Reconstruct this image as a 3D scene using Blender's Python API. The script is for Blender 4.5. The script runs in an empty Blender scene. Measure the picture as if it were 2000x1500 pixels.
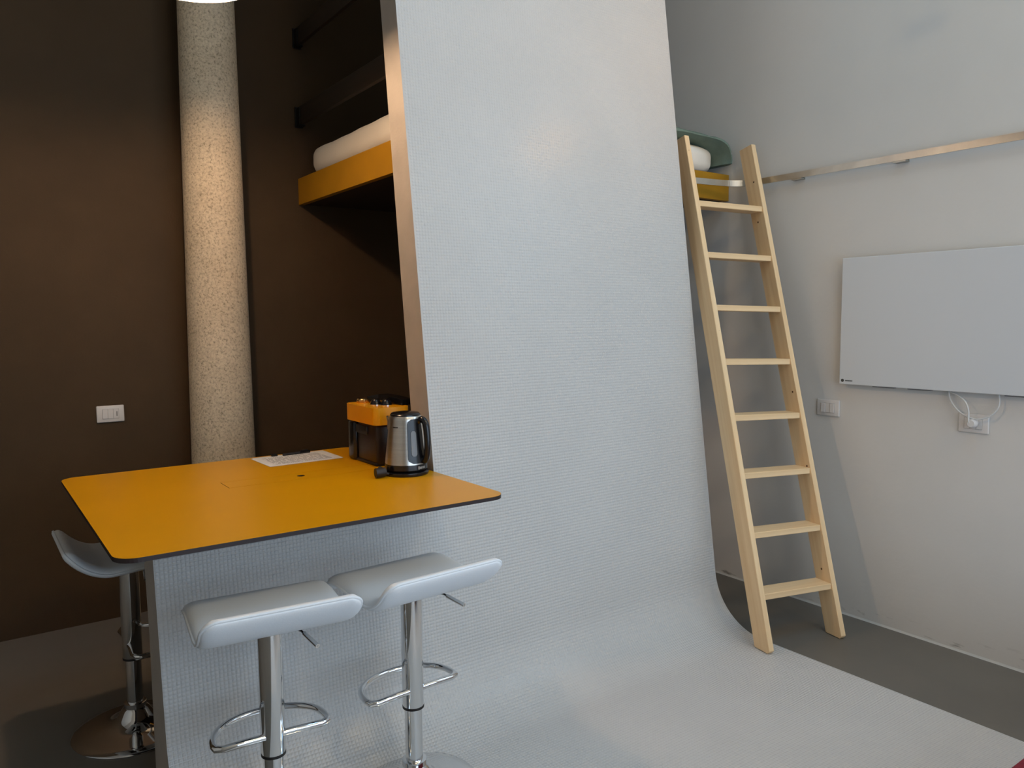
import bpy, bmesh, math, random
import numpy as np
from mathutils import Vector, Matrix, noise
random.seed(7)
R = math.radians
sc = bpy.context.scene
C = sc.collection

# ------------------------------------------------------------------ camera
cam_d = bpy.data.cameras.new('camera'); cam = bpy.data.objects.new('camera', cam_d); C.objects.link(cam)
cam_d.sensor_width = 36.0; cam_d.lens = 36.0 * 1505 / 2000; cam_d.clip_start = 0.02
_r = np.array([[0.81134, -0.58453, -0.00812], [-0.05630, -0.06421, -0.99643], [0.58220, 0.80869, -0.08401]])
cam.matrix_world = Matrix(((_r[0][0], -_r[1][0], -_r[2][0], 0), (_r[0][1], -_r[1][1], -_r[2][1], 0),
                           (_r[0][2], -_r[1][2], -_r[2][2], 1.44), (0, 0, 0, 1)))
sc.camera = cam

# ------------------------------------------------------------------ world, daylight, exposure
w = bpy.data.worlds.new('world'); sc.world = w; w.use_nodes = True
w.node_tree.nodes['Background'].inputs[0].default_value = (0.62, 0.78, 1.0, 1)
w.node_tree.nodes['Background'].inputs[1].default_value = 0.35
def area(name, loc, size, power, col, direction):
    d = bpy.data.lights.new(name, 'AREA'); d.shape = 'RECTANGLE'; d.size, d.size_y = size
    d.energy = power; d.color = col
    o = bpy.data.objects.new(name, d); C.objects.link(o); o.location = loc
    o.rotation_euler = Vector(direction).to_track_quat('-Z', 'Y').to_euler(); return o
area('daylight_window_side', (3.44, 0.45, 2.80), (1.05, 1.4), 17, (0.60, 0.82, 1.0), (-1, 0, 0))
area('daylight_window_front', (1.75, -1.24, 1.35), (3.0, 1.8), 44, (0.64, 0.81, 1.0), (0, 1, 0))
area('added_skylight', (2.1, 0.5, 4.98), (2.2, 1.8), 36, (0.40, 0.70, 1.0), (0, 0, -1))  # unseen skylight, added to bring blue light onto floor and seats
sc.view_settings.view_transform = 'Standard'; sc.view_settings.look = 'None'
sc.view_settings.exposure = 0.0; sc.view_settings.gamma = 1.0; sc.view_settings.use_curve_mapping = False

# ------------------------------------------------------------------ materials
def srgb(r, g, b):
    f = lambda c: (c / 255 / 12.92) if c / 255 <= 0.04045 else ((c / 255 + 0.055) / 1.055) ** 2.4
    return (f(r), f(g), f(b), 1)
M = {}
def mat(name, col, rough=0.5, metal=0.0, var=0.0, scale=8.0, bump=0.0, bscale=60.0, stretch=None, emit=None, coat=0.0, spec=None, col2=None):
    m = bpy.data.materials.new(name); m.use_nodes = True; M[name] = m
    nt = m.node_tree; b = nt.nodes['Principled BSDF']
    b.inputs['Base Color'].default_value = col; b.inputs['Roughness'].default_value = rough
    b.inputs['Metallic'].default_value = metal; b.inputs['Coat Weight'].default_value = coat
    if spec is not None: b.inputs['Specular IOR Level'].default_value = spec
    tc = nt.nodes.new('ShaderNodeTexCoord'); src = tc.outputs['Object']
    if stretch:
        mp = nt.nodes.new('ShaderNodeMapping'); mp.inputs['Scale'].default_value = stretch
        nt.links.new(src, mp.inputs[0]); src = mp.outputs[0]
    if var > 0 or col2:
        n = nt.nodes.new('ShaderNodeTexNoise'); n.inputs['Scale'].default_value = scale; n.inputs['Detail'].default_value = 6
        nt.links.new(src, n.inputs['Vector'])
        r = nt.nodes.new('ShaderNodeValToRGB'); r.color_ramp.elements[0].position = 0.35; r.color_ramp.elements[1].position = 0.65
        a = col2 or tuple(c * (1 - var) for c in col[:3]) + (1,)
        r.color_ramp.elements[0].color = a
        r.color_ramp.elements[1].color = col if col2 else tuple(min(1, c * (1 + var)) for c in col[:3]) + (1,)
        nt.links.new(n.outputs['Fac'], r.inputs[0]); nt.links.new(r.outputs[0], b.inputs['Base Color'])
    if bump > 0:
        n2 = nt.nodes.new('ShaderNodeTexNoise'); n2.inputs['Scale'].default_value = bscale; n2.inputs['Detail'].default_value = 4
        nt.links.new(src, n2.inputs['Vector'])
        bp = nt.nodes.new('ShaderNodeBump'); bp.inputs['Strength'].default_value = bump; bp.inputs['Distance'].default_value = 0.01
        nt.links.new(n2.outputs['Fac'], bp.inputs['Height']); nt.links.new(bp.outputs[0], b.inputs['Normal'])
    if emit:
        b.inputs['Emission Color'].default_value = emit[0]; b.inputs['Emission Strength'].default_value = emit[1]
    return m

mat('mosaic', (0.60, 0.59, 0.575, 1), 0.22, var=0.02, scale=3, bump=0.05, bscale=300)
mat('plaster_edge', (0.46, 0.425, 0.385, 1), 0.7, var=0.05, scale=10, bump=0.1, bscale=90)
mat('white_wall', (0.69, 0.675, 0.64, 1), 0.75, var=0.02, scale=2.5, bump=0.08, bscale=40)
mat('white_wall_far', (0.62, 0.61, 0.58, 1), 0.8)
mat('dark_wall', (0.060, 0.039, 0.021, 1), 0.75, var=0.06, scale=3, bump=0.15, bscale=120, spec=0.2)
mat('ceiling_paint', (0.55, 0.53, 0.50, 1), 0.85)
mat('resin_floor', (0.150, 0.138, 0.118, 1), 0.5, var=0.06, scale=2.5, bump=0.03, bscale=50)
mat('cove', (0.55, 0.55, 0.52, 1), 0.6)
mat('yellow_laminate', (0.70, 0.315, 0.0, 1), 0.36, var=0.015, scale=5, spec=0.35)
mat('laminate_core', (0.022, 0.012, 0.012, 1), 0.5)
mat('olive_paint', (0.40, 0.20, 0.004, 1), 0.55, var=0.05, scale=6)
mat('dark_board', (0.035, 0.022, 0.012, 1), 0.6, var=0.15, scale=4, stretch=(8, 1, 8))
mat('underside', (0.030, 0.014, 0.008, 1), 0.7)
mat('black_metal', (0.008, 0.008, 0.008, 1), 0.45, metal=0.3)
mat('chrome', (0.78, 0.79, 0.80, 1), 0.06, metal=1.0)
mat('steel', (0.62, 0.60, 0.56, 1), 0.28, metal=1.0, var=0.06, scale=6, stretch=(1, 1, 30))
mat('galvanised', (0.62, 0.60, 0.55, 1), 0.33, metal=1.0, var=0.10, scale=9)
mat('leatherette', (0.84, 0.89, 0.94, 1), 0.42, bump=0.04, bscale=220)
mat('seam', (0.55, 0.56, 0.60, 1), 0.5)
mat('linen', (0.93, 0.88, 0.79, 1), 0.9, bump=0.25, bscale=24)
mat('blanket_green', (0.17, 0.235, 0.19, 1), 0.9, var=0.08, scale=14, bump=0.2, bscale=90)
mat('black_plastic', (0.006, 0.006, 0.007, 1), 0.22)
mat('black_matte', (0.010, 0.008, 0.008, 1), 0.5)
mat('brown_plastic', (0.020, 0.011, 0.009, 1), 0.4)
mat('machine_yellow', (0.80, 0.33, 0.0, 1), 0.3, spec=0.4)
mat('gold', (0.72, 0.50, 0.22, 1), 0.25, metal=1.0)
mat('gauge', (0.16, 0.17, 0.18, 1), 0.25)
mat('print_grey', (0.30, 0.31, 0.31, 1), 0.5)
mat('white_plastic', (0.70, 0.67, 0.64, 1), 0.35)
mat('grey_line', (0.30, 0.28, 0.26, 1), 0.5)
mat('white_metal', (0.65, 0.68, 0.70, 1), 0.4)
mat('logo_grey', (0.06, 0.06, 0.055, 1), 0.5)
mat('grey_rubber', (0.18, 0.18, 0.18, 1), 0.6)
mat('white_cable', (0.62, 0.62, 0.60, 1), 0.4)
mat('red_fabric', (0.21, 0.003, 0.018, 1), 0.85, var=0.12, scale=60, bump=0.15, bscale=300)
mat('shade_white', (0.85, 0.84, 0.82, 1), 0.5)
mat('bulb', (1, 1, 1, 1), 0.4, emit=((1.0, 0.66, 0.40, 1), 700))
mat('opal', (1, 1, 1, 1), 0.4, emit=((1.0, 0.74, 0.40, 1), 33))  # glow of the two added globe lights
mat('frame_paint', (0.5, 0.5, 0.5, 1), 0.5)

# concrete column: pale speckled aggregate
def concrete():
    m = mat('concrete', (0.42, 0.37, 0.29, 1), 0.85); nt = m.node_tree; b = nt.nodes['Principled BSDF']
    tc = nt.nodes.new('ShaderNodeTexCoord')
    n1 = nt.nodes.new('ShaderNodeTexNoise'); n1.inputs['Scale'].default_value = 90; n1.inputs['Detail'].default_value = 5; n1.inputs['Roughness'].default_value = 0.75
    n2 = nt.nodes.new('ShaderNodeTexNoise'); n2.inputs['Scale'].default_value = 5; n2.inputs['Detail'].default_value = 4
    r1 = nt.nodes.new('ShaderNodeValToRGB'); e = r1.color_ramp.elements
    e[0].position = 0.34; e[0].color = (0.30, 0.24, 0.155, 1); e[1].position = 0.62; e[1].color = (0.82, 0.71, 0.53, 1)
    k = e.new(0.46); k.color = (0.68, 0.57, 0.415, 1)
    mx = nt.nodes.new('ShaderNodeMix'); mx.data_type = 'RGBA'; mx.blend_type = 'MULTIPLY'; mx.inputs[0].default_value = 0.6
    r2 = nt.nodes.new('ShaderNodeValToRGB'); r2.color_ramp.elements[0].position = 0.3; r2.color_ramp.elements[0].color = (0.78, 0.75, 0.70, 1)
    r2.color_ramp.elements[1].position = 0.7; r2.color_ramp.elements[1].color = (1, 1, 1, 1)
    for n in (n1, n2): nt.links.new(tc.outputs['Object'], n.inputs['Vector'])
    nt.links.new(n1.outputs['Fac'], r1.inputs[0]); nt.links.new(n2.outputs['Fac'], r2.inputs[0])
    nt.links.new(r1.outputs[0], mx.inputs[6]); nt.links.new(r2.outputs[0], mx.inputs[7])
    nt.links.new(mx.outputs[2], b.inputs['Base Color'])
    bp = nt.nodes.new('ShaderNodeBump'); bp.inputs['Strength'].default_value = 0.55; bp.inputs['Distance'].default_value = 0.008
    nt.links.new(n1.outputs['Fac'], bp.inputs['Height']); nt.links.new(bp.outputs[0], b.inputs['Normal'])
concrete()

# pine wood: grain running along local Z
def pine():
    m = mat('pine', (0.66, 0.44, 0.235, 1), 0.55, spec=0.3); nt = m.node_tree; b = nt.nodes['Principled BSDF']
    tc = nt.nodes.new('ShaderNodeTexCoord'); mp = nt.nodes.new('ShaderNodeMapping'); mp.inputs['Scale'].default_value = (14, 14, 0.55)
    n = nt.nodes.new('ShaderNodeTexNoise'); n.inputs['Scale'].default_value = 3.0; n.inputs['Detail'].default_value = 5
    r = nt.nodes.new('ShaderNodeValToRGB'); e = r.color_ramp.elements
    e[0].position = 0.3; e[0].color = (0.84, 0.58, 0.315, 1); e[1].position = 0.7; e[1].color = (0.95, 0.71, 0.43, 1)
    nt.links.new(tc.outputs['Object'], mp.inputs[0]); nt.links.new(mp.outputs[0], n.inputs['Vector'])
    nt.links.new(n.outputs['Fac'], r.inputs[0]); nt.links.new(r.outputs[0], b.inputs['Base Color'])
pine()
mat('knot', (0.13, 0.06, 0.025, 1), 0.6)

# printed sheet: rows of grey text-like strokes inside white margins
def sheet():
    m = mat('printed_sheet', (0.78, 0.75, 0.72, 1), 0.7); nt = m.node_tree; b = nt.nodes['Principled BSDF']
    tc = nt.nodes.new('ShaderNodeTexCoord'); sp = nt.nodes.new('ShaderNodeSeparateXYZ'); nt.links.new(tc.outputs['Object'], sp.inputs[0])
    def math_(op, a, bb):
        n = nt.nodes.new('ShaderNodeMath'); n.operation = op
        for i, v in enumerate((a, bb)):
            if isinstance(v, (int, float)): n.inputs[i].default_value = v
            else: nt.links.new(v, n.inputs[i])
        return n.outputs[0]
    row = math_('FRACT', math_('MULTIPLY', sp.outputs[0], 140), 0)
    on = math_('GREATER_THAN', row, 0.5)
    n = nt.nodes.new('ShaderNodeTexNoise'); n.inputs['Scale'].default_value = 30
    mp = nt.nodes.new('ShaderNodeMapping'); mp.inputs['Scale'].default_value = (4, 1, 1)
    nt.links.new(tc.outputs['Object'], mp.inputs[0]); nt.links.new(mp.outputs[0], n.inputs['Vector'])
    ink = math_('MULTIPLY', on, math_('GREATER_THAN', n.outputs['Fac'], 0.44))
    inx = math_('LESS_THAN', math_('ABSOLUTE', sp.outputs[0], 0), 0.115)
    iny = math_('LESS_THAN', math_('ABSOLUTE', sp.outputs[1], 0), 0.08)
    ink = math_('MULTIPLY', math_('MULTIPLY', ink, inx), iny)
    mx = nt.nodes.new('ShaderNodeMix'); mx.data_type = 'RGBA'
    mx.inputs[6].default_value = (0.78, 0.75, 0.72, 1); mx.inputs[7].default_value = (0.30, 0.29, 0.28, 1)
    nt.links.new(ink, mx.inputs[0]); nt.links.new(mx.outputs[2], b.inputs['Base Color'])
sheet()

# right wall plaster with scuff marks low down near the floor
def scuffs():
    nt = M['white_wall'].node_tree; b = nt.nodes['Principled BSDF']
    old = b.inputs['Base Color'].links[0].from_socket
    tc = nt.nodes.new('ShaderNodeTexCoord'); sp = nt.nodes.new('ShaderNodeSeparateXYZ'); nt.links.new(tc.outputs['Object'], sp.inputs[0])
    n = nt.nodes.new('ShaderNodeTexNoise'); n.inputs['Scale'].default_value = 9; n.inputs['Detail'].default_value = 8
    mp = nt.nodes.new('ShaderNodeMapping'); mp.inputs['Scale'].default_value = (1, 1.0, 4)
    nt.links.new(tc.outputs['Object'], mp.inputs[0]); nt.links.new(mp.outputs[0], n.inputs['Vector'])
    r = nt.nodes.new('ShaderNodeValToRGB'); r.color_ramp.elements[0].position = 0.60; r.color_ramp.elements[1].position = 0.70
    nt.links.new(n.outputs['Fac'], r.inputs[0])
    h = nt.nodes.new('ShaderNodeMapRange'); h.inputs[1].default_value = 0.09; h.inputs[2].default_value = 0.0
    nt.links.new(sp.outputs[2], h.inputs[0])
    mu = nt.nodes.new('ShaderNodeMath'); mu.operation = 'MULTIPLY'; nt.links.new(r.outputs[0], mu.inputs[0]); nt.links.new(h.outputs[0], mu.inputs[1])
    mx = nt.nodes.new('ShaderNodeMix'); mx.data_type = 'RGBA'; mx.inputs[7].default_value = (0.22, 0.21, 0.18, 1)
    nt.links.new(mu.outputs[0], mx.inputs[0]); nt.links.new(old, mx.inputs[6]); nt.links.new(mx.outputs[2], b.inputs['Base Color'])
scuffs()

# ------------------------------------------------------------------ mesh helpers
def obj(name, bm, material, parent=None, smooth=False, loc=None):
    me = bpy.data.meshes.new(name); bmesh.ops.recalc_face_normals(bm, faces=bm.faces[:]); bm.to_mesh(me); bm.free()
    me.materials.append(M[material])
    if smooth:
        for p in me.polygons: p.use_smooth = True
        try: me.set_sharp_from_angle(angle=R(40))
        except Exception: pass
    o = bpy.data.objects.new(name, me); C.objects.link(o)
    if parent: o.parent = parent
    if loc is not None: o.location = loc
    return o
def thing(name, label, cat, loc=(0, 0, 0), rotz=0, group=None):
    o = bpy.data.objects.new(name, None); C.objects.link(o); o.location = loc; o.rotation_euler = (0, 0, rotz)
    o['label'] = label; o['category'] = cat
    if group: o['group'] = group
    return o
def tag(o, label, cat, group=None):
    o['label'] = label; o['category'] = cat
    if group: o['group'] = group
    return o
def struct(name, bm, material, label=None, smooth=False):
    o = obj(name, bm, material, None, smooth); o['kind'] = 'structure'
    if label: o['label'] = label
    return o
def box(bm, lo, hi, bev=0.0, seg=2):
    lo, hi = Vector(lo), Vector(hi); vs = []
    for x in (0, 1):
        for y in (0, 1):
            for z in (0, 1): vs.append(bm.verts.new((hi.x if x else lo.x, hi.y if y else lo.y, hi.z if z else lo.z)))
    fs = [bm.faces.new([vs[i] for i in q]) for q in ((0, 1, 3, 2), (4, 6, 7, 5), (0, 4, 5, 1), (2, 3, 7, 6), (0, 2, 6, 4), (1, 5, 7, 3))]
    if bev > 0:
        es = list({e for f in fs for e in f.edges})
        bmesh.ops.bevel(bm, geom=es, offset=bev, segments=seg, profile=0.5, affect='EDGES')
    return bm
def BX(lo, hi, bev=0.0, seg=2): return box(bmesh.new(), lo, hi, bev, seg)
def lathe(bm, prof, n=40, center=(0, 0, 0), close=True):
    c = Vector(center); rings = []
    for r, z in prof:
        if r < 1e-6: rings.append([bm.verts.new(c + Vector((0, 0, z)))])
        else: rings.append([bm.verts.new(c + Vector((r * math.cos(2 * math.pi * i / n), r * math.sin(2 * math.pi * i / n), z))) for i in range(n)])
    for a, b in zip(rings, rings[1:]):
        for i in range(n):
            j = (i + 1) % n
            if len(a) == 1 and len(b) == 1: continue
            if len(a) == 1: bm.faces.new((a[0], b[j], b[i]))
            elif len(b) == 1: bm.faces.new((a[i], a[j], b[0]))
            else: bm.faces.new((a[i], a[j], b[j], b[i]))
    return bm
def tube(bm, pts, r, n=12, closed=False, caps=True, rect=None):
    """sweep a circle (or a rect=(w,h) with h along Z) along pts"""
    P = [Vector(p) for p in pts]; m = len(P); rings = []
    prev = None
    for i in range(m):
        if closed: t = P[(i + 1) % m] - P[i - 1]
        else: t = P[min(i + 1, m - 1)] - P[max(i - 1, 0)]
        t.normalize()
        if rect: up = Vector((0, 0, 1)); a = t.cross(up).normalized(); b = up
        else:
            if prev is None: a = t.orthogonal().normalized()
            else:
                a = prev - t * prev.dot(t); a = a.normalized() if a.length > 1e-6 else t.orthogonal().normalized()
            prev = a; b = t.cross(a)
        if rect: ring = [bm.verts.new(P[i] + a * sx * rect[0] / 2 + b * sy * rect[1] / 2) for sx, sy in ((-1, -1), (1, -1), (1, 1), (-1, 1))]
        else: ring = [bm.verts.new(P[i] + a * r * math.cos(2 * math.pi * k / n) + b * r * math.sin(2 * math.pi * k / n)) for k in range(n)]
        rings.append(ring)
    q = len(rings[0])
    pairs = list(zip(rings, rings[1:])) + ([(rings[-1], rings[0])] if closed else [])
    for A, B in pairs:
        for k in range(q): bm.faces.new((A[k], A[(k + 1) % q], B[(k + 1) % q], B[k]))
    if caps and not closed:
        bm.faces.new(rings[0][::-1]); bm.faces.new(rings[-1])
    return bm
def rrect(x0, y0, x1, y1, r, n=10):
    out = []
    for cx, cy, a0 in ((x1 - r, y1 - r, 0), (x0 + r, y1 - r, 90), (x0 + r, y0 + r, 180), (x1 - r, y0 + r, 270)):
        for i in range(n + 1):
            a = R(a0 + 90 * i / n); out.append((cx + r * math.cos(a), cy + r * math.sin(a)))
    return out
def plate(outer, holes, z0, z1):
    """flat plate with holes, real thickness"""
    bm = bmesh.new(); loops = []
    for L in [outer] + holes:
        top = [bm.verts.new((x, y, z1)) for x, y in L]; bot = [bm.verts.new((x, y, z0)) for x, y in L]; loops.append((top, bot))
    for k in (0, 1):
        es = []
        for lp in loops:
            v = lp[k]
            for i in range(len(v)): es.append(bm.edges.new((v[i], v[(i + 1) % len(v)])))
        bmesh.ops.triangle_fill(bm, use_beauty=True, use_dissolve=False, edges=es)
    for top, bot in loops:
        for i in range(len(top)):
            j = (i + 1) % len(top); bm.faces.new((top[i], top[j], bot[j], bot[i]))
    return bm
def prism(poly, x0, x1, bm=None):
    """poly of (y,z) extruded along X"""
    bm = bm or bmesh.new()
    a = [bm.verts.new((x0, y, z)) for y, z in poly]; b = [bm.verts.new((x1, y, z)) for y, z in poly]
    bm.faces.new(a); bm.faces.new(b[::-1])
    for i in range(len(poly)):
        j = (i + 1) % len(poly); bm.faces.new((a[i], a[j], b[j], b[i]))
    return bm
def pillow(lo, hi, rad, cuts=14, amp=0.006, freq=6.0, seed=0.0):
    """soft rounded box with gentle lumps"""
    bm = bmesh.new(); bmesh.ops.create_cube(bm, size=1.0)
    bmesh.ops.subdivide_edges(bm, edges=bm.edges[:], cuts=cuts, use_grid_fill=True)
    lo, hi = Vector(lo), Vector(hi); c = (lo + hi) / 2; h = (hi - lo) / 2
    for v in bm.verts:
        p = Vector((v.co.x * 2 * h.x, v.co.y * 2 * h.y, v.co.z * 2 * h.z))
        q = Vector((max(-h.x + rad, min(h.x - rad, p.x)), max(-h.y + rad, min(h.y - rad, p.y)), max(-h.z + rad, min(h.z - rad, p.z))))
        d = p - q
        if d.length > 1e-9: d = d.normalized() * rad
        p = q + d
        nn = noise.noise((p + c) * freq + Vector((seed, seed, seed))) * amp
        v.co = c + p * 1.0 + (d.normalized() if d.length > 1e-9 else Vector((0, 0, 1))) * nn
    return bm

# ------------------------------------------------------------------ setting
XR, YB, ZC = 3.42, 4.10, 5.0
XL, YF = -2.3, -1.3
struct('floor', BX((XL - .1, YF - .1, -0.12), (XR + .1, YB + .1, 0)), 'resin_floor')
kx0, kx1, ky0, ky1 = 0.95, 3.25, -0.45, 1.45      # ceiling opening for the added, unseen skylight
bm = bmesh.new()
box(bm, (XL - .1, YF - .1, ZC), (kx0, YB + .1, ZC + 0.1)); box(bm, (kx1, YF - .1, ZC), (XR + .1, YB + .1, ZC + 0.1))
box(bm, (kx0, YF - .1, ZC), (kx1, ky0, ZC + 0.1)); box(bm, (kx0, ky1, ZC), (kx1, YB + .1, ZC + 0.1))
struct('ceiling', bm, 'ceiling_paint')
bm = bmesh.new()
for x in (kx0 + .03, (kx0 + kx1) / 2, kx1 - .03): box(bm, (x - .03, ky0, ZC + .02), (x + .03, ky1, ZC + .08))
for y in (ky0 + .03, ky1 - .03): box(bm, (kx0, y - .03, ZC + .025), (kx1, y + .03, ZC + .075))
struct('added_skylight_frame', bm, 'frame_paint')  # frame of the added skylight, out of view
# right wall with the tall glazed opening just outside the picture
wy0, wy1, wz0, wz1 = -0.1, 1.0, 2.05, 3.55
bm = bmesh.new()
box(bm, (XR, wy1, 0), (XR + 0.1, YB + .1, ZC)); box(bm, (XR, YF - .1, 0), (XR + 0.1, wy0, ZC))
box(bm, (XR, wy0, 0), (XR + 0.1, wy1, wz0)); box(bm, (XR, wy0, wz1), (XR + 0.1, wy1, ZC))
struct('wall_right', bm, 'white_wall')
bm = bmesh.new()
for y in (wy0 + .03, wy1 - .03): box(bm, (XR + .045, y - .03, wz0), (XR + .09, y + .03, wz1))
for z in (wz0 + .03, wz1 - .03): box(bm, (XR + .05, wy0, z - .03), (XR + .085, wy1, z + .03))
struct('window_1', bm, 'frame_paint')
struct('wall_back', BX((XL - .1, YB, 0), (XR, YB + 0.1, ZC)), 'dark_wall')
struct('wall_left', BX((XL - 0.1, YF - .1, 0), (XL, YB, ZC)), 'white_wall_far')
vx0, vx1, vz0, vz1 = 0.2, 3.3, 0.4, 2.35
bm = bmesh.new()
box(bm, (XL, YF - .1, 0), (vx0, YF, ZC)); box(bm, (vx1, YF - .1, 0), (XR, YF, ZC))
box(bm, (vx0, YF - .1, 0), (vx1, YF, vz0)); box(bm, (vx0, YF - .1, vz1), (vx1, YF, ZC))
struct('wall_front', bm, 'white_wall_far')
bm = bmesh.new()
for x in (vx0 + .03, (vx0 + vx1) / 2, vx1 - .03): box(bm, (x - .03, YF - .09, vz0), (x + .03, YF - .03, vz1))
for z in (vz0 + .03, vz1 - .03): box(bm, (vx0, YF - .085, z - .03), (vx1, YF - .035, z + .03))
struct('window_2', bm, 'frame_paint')
bm = bmesh.new()
prism_pts = [(0, 0), (0.006, 0), (0.003, 0.004), (0, 0.009)]
a = [bm.verts.new((XR - p, 1.0, z)) for p, z in prism_pts]; b = [bm.verts.new((XR - p, YB, z)) for p, z in prism_pts]
for i in range(4): bm.faces.new((a[i], a[(i + 1) % 4], b[(i + 1) % 4], b[i]))
struct('baseboard_right', bm, 'cove')

# mosaic partition: leaning slab, swept into the floor by a quarter cove
X0, XE, X1 = 0.428, 1.378, 2.843
TW = 0.1297   # lean: dy/dz
yline = lambda z: 2.289 + TW * z
RC = 0.27; YC = 2.289 - 0.878 * RC; TH = math.atan(TW)
YEND = 0.2; FT = 0.005
def front_profile(ztop):
    pts = [(yline(ztop), ztop)]
    zt = RC * 0.878 * math.cos(TH)
    n = 14
    # arc from wall tangent to floor tangent, centre (YC, RC)
    for i in range(n + 1):
        ang = TH * -1 + (math.pi / 2 + TH) * i / n      # direction from centre: starts pointing +Y (slightly), ends -Z
        a = -(math.pi / 2) * (i / n) + (-TH) * (1 - i / n)
        pts.append((YC + RC * math.cos(a), FT + RC + RC * math.sin(a)))
    pts.append((YEND, FT))
    return pts
def back_y(z): return max(2.495, 2.438 + 0.118 * z)
def section(ztop):
    f = front_profile(ztop)
    return f + [(YEND, 0.0005), (back_y(0), 0.0005), (2.495, 0.48), (back_y(ztop), ztop)]
bm = prism(section(0.8795), X0, XE); prism(section(ZC - 0.001), XE, X1, bm)
part = struct('wall_center', bm, 'plaster_edge', 'white mosaic partition wall curving down into the floor')
part.data.materials.append(M['mosaic'])
for p in part.data.polygons:
    if p.normal.y < -0.3 or (p.normal.z > 0.5 and p.center.z < 0.5): p.material_index = 1
# tiles: tens of thousands of 12 mm tesserae, one mesh
def tiles():
    pitch, gap, th, ins = 0.0121, 0.0010, 0.0008, 0.0024
    prof = front_profile(3.45); prof = [Vector((y, z)) for y, z in prof]
    L = [0.0]
    for p, q in zip(prof, prof[1:]): L.append(L[-1] + (q - p).length)
    def at(s):
        for i in range(len(L) - 1):
            if s <= L[i + 1]:
                p, q = prof[i], prof[i + 1]; t = (s - L[i]) / (L[i + 1] - L[i]); d = (q - p).normalized()
                return p + (q - p) * t, d
        d = (prof[-1] - prof[-2]).normalized(); return prof[-1], d
    nr = int(L[-1] / pitch); xs_all = np.arange(X0 + 0.001, X1 - pitch, pitch)
    rs = np.random.RandomState(3); V = []; F = []; base = 0
    quad = np.array([[0, 1, 2, 3], [0, 4, 5, 1], [1, 5, 6, 2], [2, 6, 7, 3], [3, 7, 4, 0]])
    for r in range(nr):
        s = r * pitch; P, d = at(s + pitch / 2)
        n2 = Vector((-abs(d.y), 0)) if False else Vector((d.y, -d.x))
        if n2.x > 0 and abs(n2.x) > abs(n2.y): n2 = -n2
        if n2.y < 0 and abs(n2.y) >= abs(n2.x): n2 = -n2
        xs = xs_all if P.y > yline(0.879) or P.y < yline(0) else xs_all
        if P[1] > 0.874: xs = xs_all[xs_all > XE]
        k = len(xs); w = pitch - gap; wi = w - 2 * ins * (0.5 + 0.5 * 0)
        tx = rs.normal(0, 0.024, k); ts = rs.normal(0, 0.024, k); dz = rs.normal(0, 0.00012, k)
        jx = rs.normal(0, 0.00015, k)
        blk = np.zeros((k, 8, 3))
        for ci, (a, b_) in enumerate(((-1, -1), (1, -1), (1, 1), (-1, 1))):
            hx, hs = wi / 2 * a, wi / 2 * b_
            hgt = th + dz + tx * hx + ts * hs
            blk[:, ci, 0] = xs + pitch / 2 + jx + hx
            blk[:, ci, 1] = P.x + d.x * hs + n2.x * hgt
            blk[:, ci, 2] = P.y + d.y * hs + n2.y * hgt
            hx, hs = w / 2 * a, w / 2 * b_
            blk[:, 4 + ci, 0] = xs + pitch / 2 + jx + hx
            blk[:, 4 + ci, 1] = P.x + d.x * hs - n2.x * 0.0004
            blk[:, 4 + ci, 2] = P.y + d.y * hs - n2.y * 0.0004
        V.append(blk.reshape(-1, 3))
        F.append((quad[None] + (np.arange(k) * 8)[:, None, None] + base).reshape(-1, 4)); base += 8 * k
    V = np.concatenate(V); F = np.concatenate(F)
    me = bpy.data.meshes.new('tiles'); me.vertices.add(len(V)); me.vertices.foreach_set('co', V.ravel())
    me.loops.add(F.size); me.loops.foreach_set('vertex_index', F.ravel().astype(np.int32))
    me.polygons.add(len(F)); me.polygons.foreach_set('loop_start', (np.arange(len(F)) * 4).astype(np.int32))
    me.update(calc_edges=True); me.validate(); me.materials.append(M['mosaic'])
    o = bpy.data.objects.new('tiles', me); C.objects.link(o); o.parent = part; o['kind'] = 'stuff'
    o['label'] = 'small white painted mosaic tiles'
tiles()

# concrete column
bm = bmesh.new(); lathe(bm, [(0, 0.0), (0.157, 0.0), (0.1485, 0.8), (0.128, 2.9), (0.113, ZC - 0.002), (0, ZC - 0.002)], 64)
o = obj('concrete_column', bm, 'concrete', None, True, (1.049, 3.915, 0)); o['kind'] = 'structure'
o['label'] = 'round speckled concrete column in front of the dark wall'

# ------------------------------------------------------------------ yellow table
T = 0.893
tb = thing('bar_table', 'yellow laminate bar table top with rounded corners resting on the mosaic partition', 'table', (0.82, 2.51, T - 0.012))
ox, oy, oz = 0.82, 2.51, T - 0.012
tx0, tx1, ty0, ty1 = 0.268 - ox, 1.372 - ox, 1.932 - oy, 3.092 - oy
hx0, hx1, hy0, hy1 = 0.700 - ox, 1.240 - ox, 2.565 - oy, 2.672 - oy
hole = [(hx0, hy0), (hx1, hy0), (hx1, hy1), (hx0, hy1)]
RR = rrect(tx0, ty0, tx1, ty1, 0.055)
obj('core', plate(RR, [], 0.0, 0.006), 'laminate_core', tb)
obj('core', plate(RR, [hole], 0.006, 0.0115), 'laminate_core', tb)
obj('table_top', plate(RR, [hole], 0.0115, 0.012), 'yellow_laminate', tb)
g = 0.0022; cxh, cyh = 0.962 - ox, 2.617 - oy
circ = [(cxh + 0.014 * math.cos(2 * math.pi * i / 24), cyh + 0.014 * math.sin(2 * math.pi * i / 24)) for i in range(24)]
lid_o = [(hx0 + g, hy0 + g), (hx1 - g, hy0 + g), (hx1 - g, hy1 - g), (hx0 + g, hy1 - g)]
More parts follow.
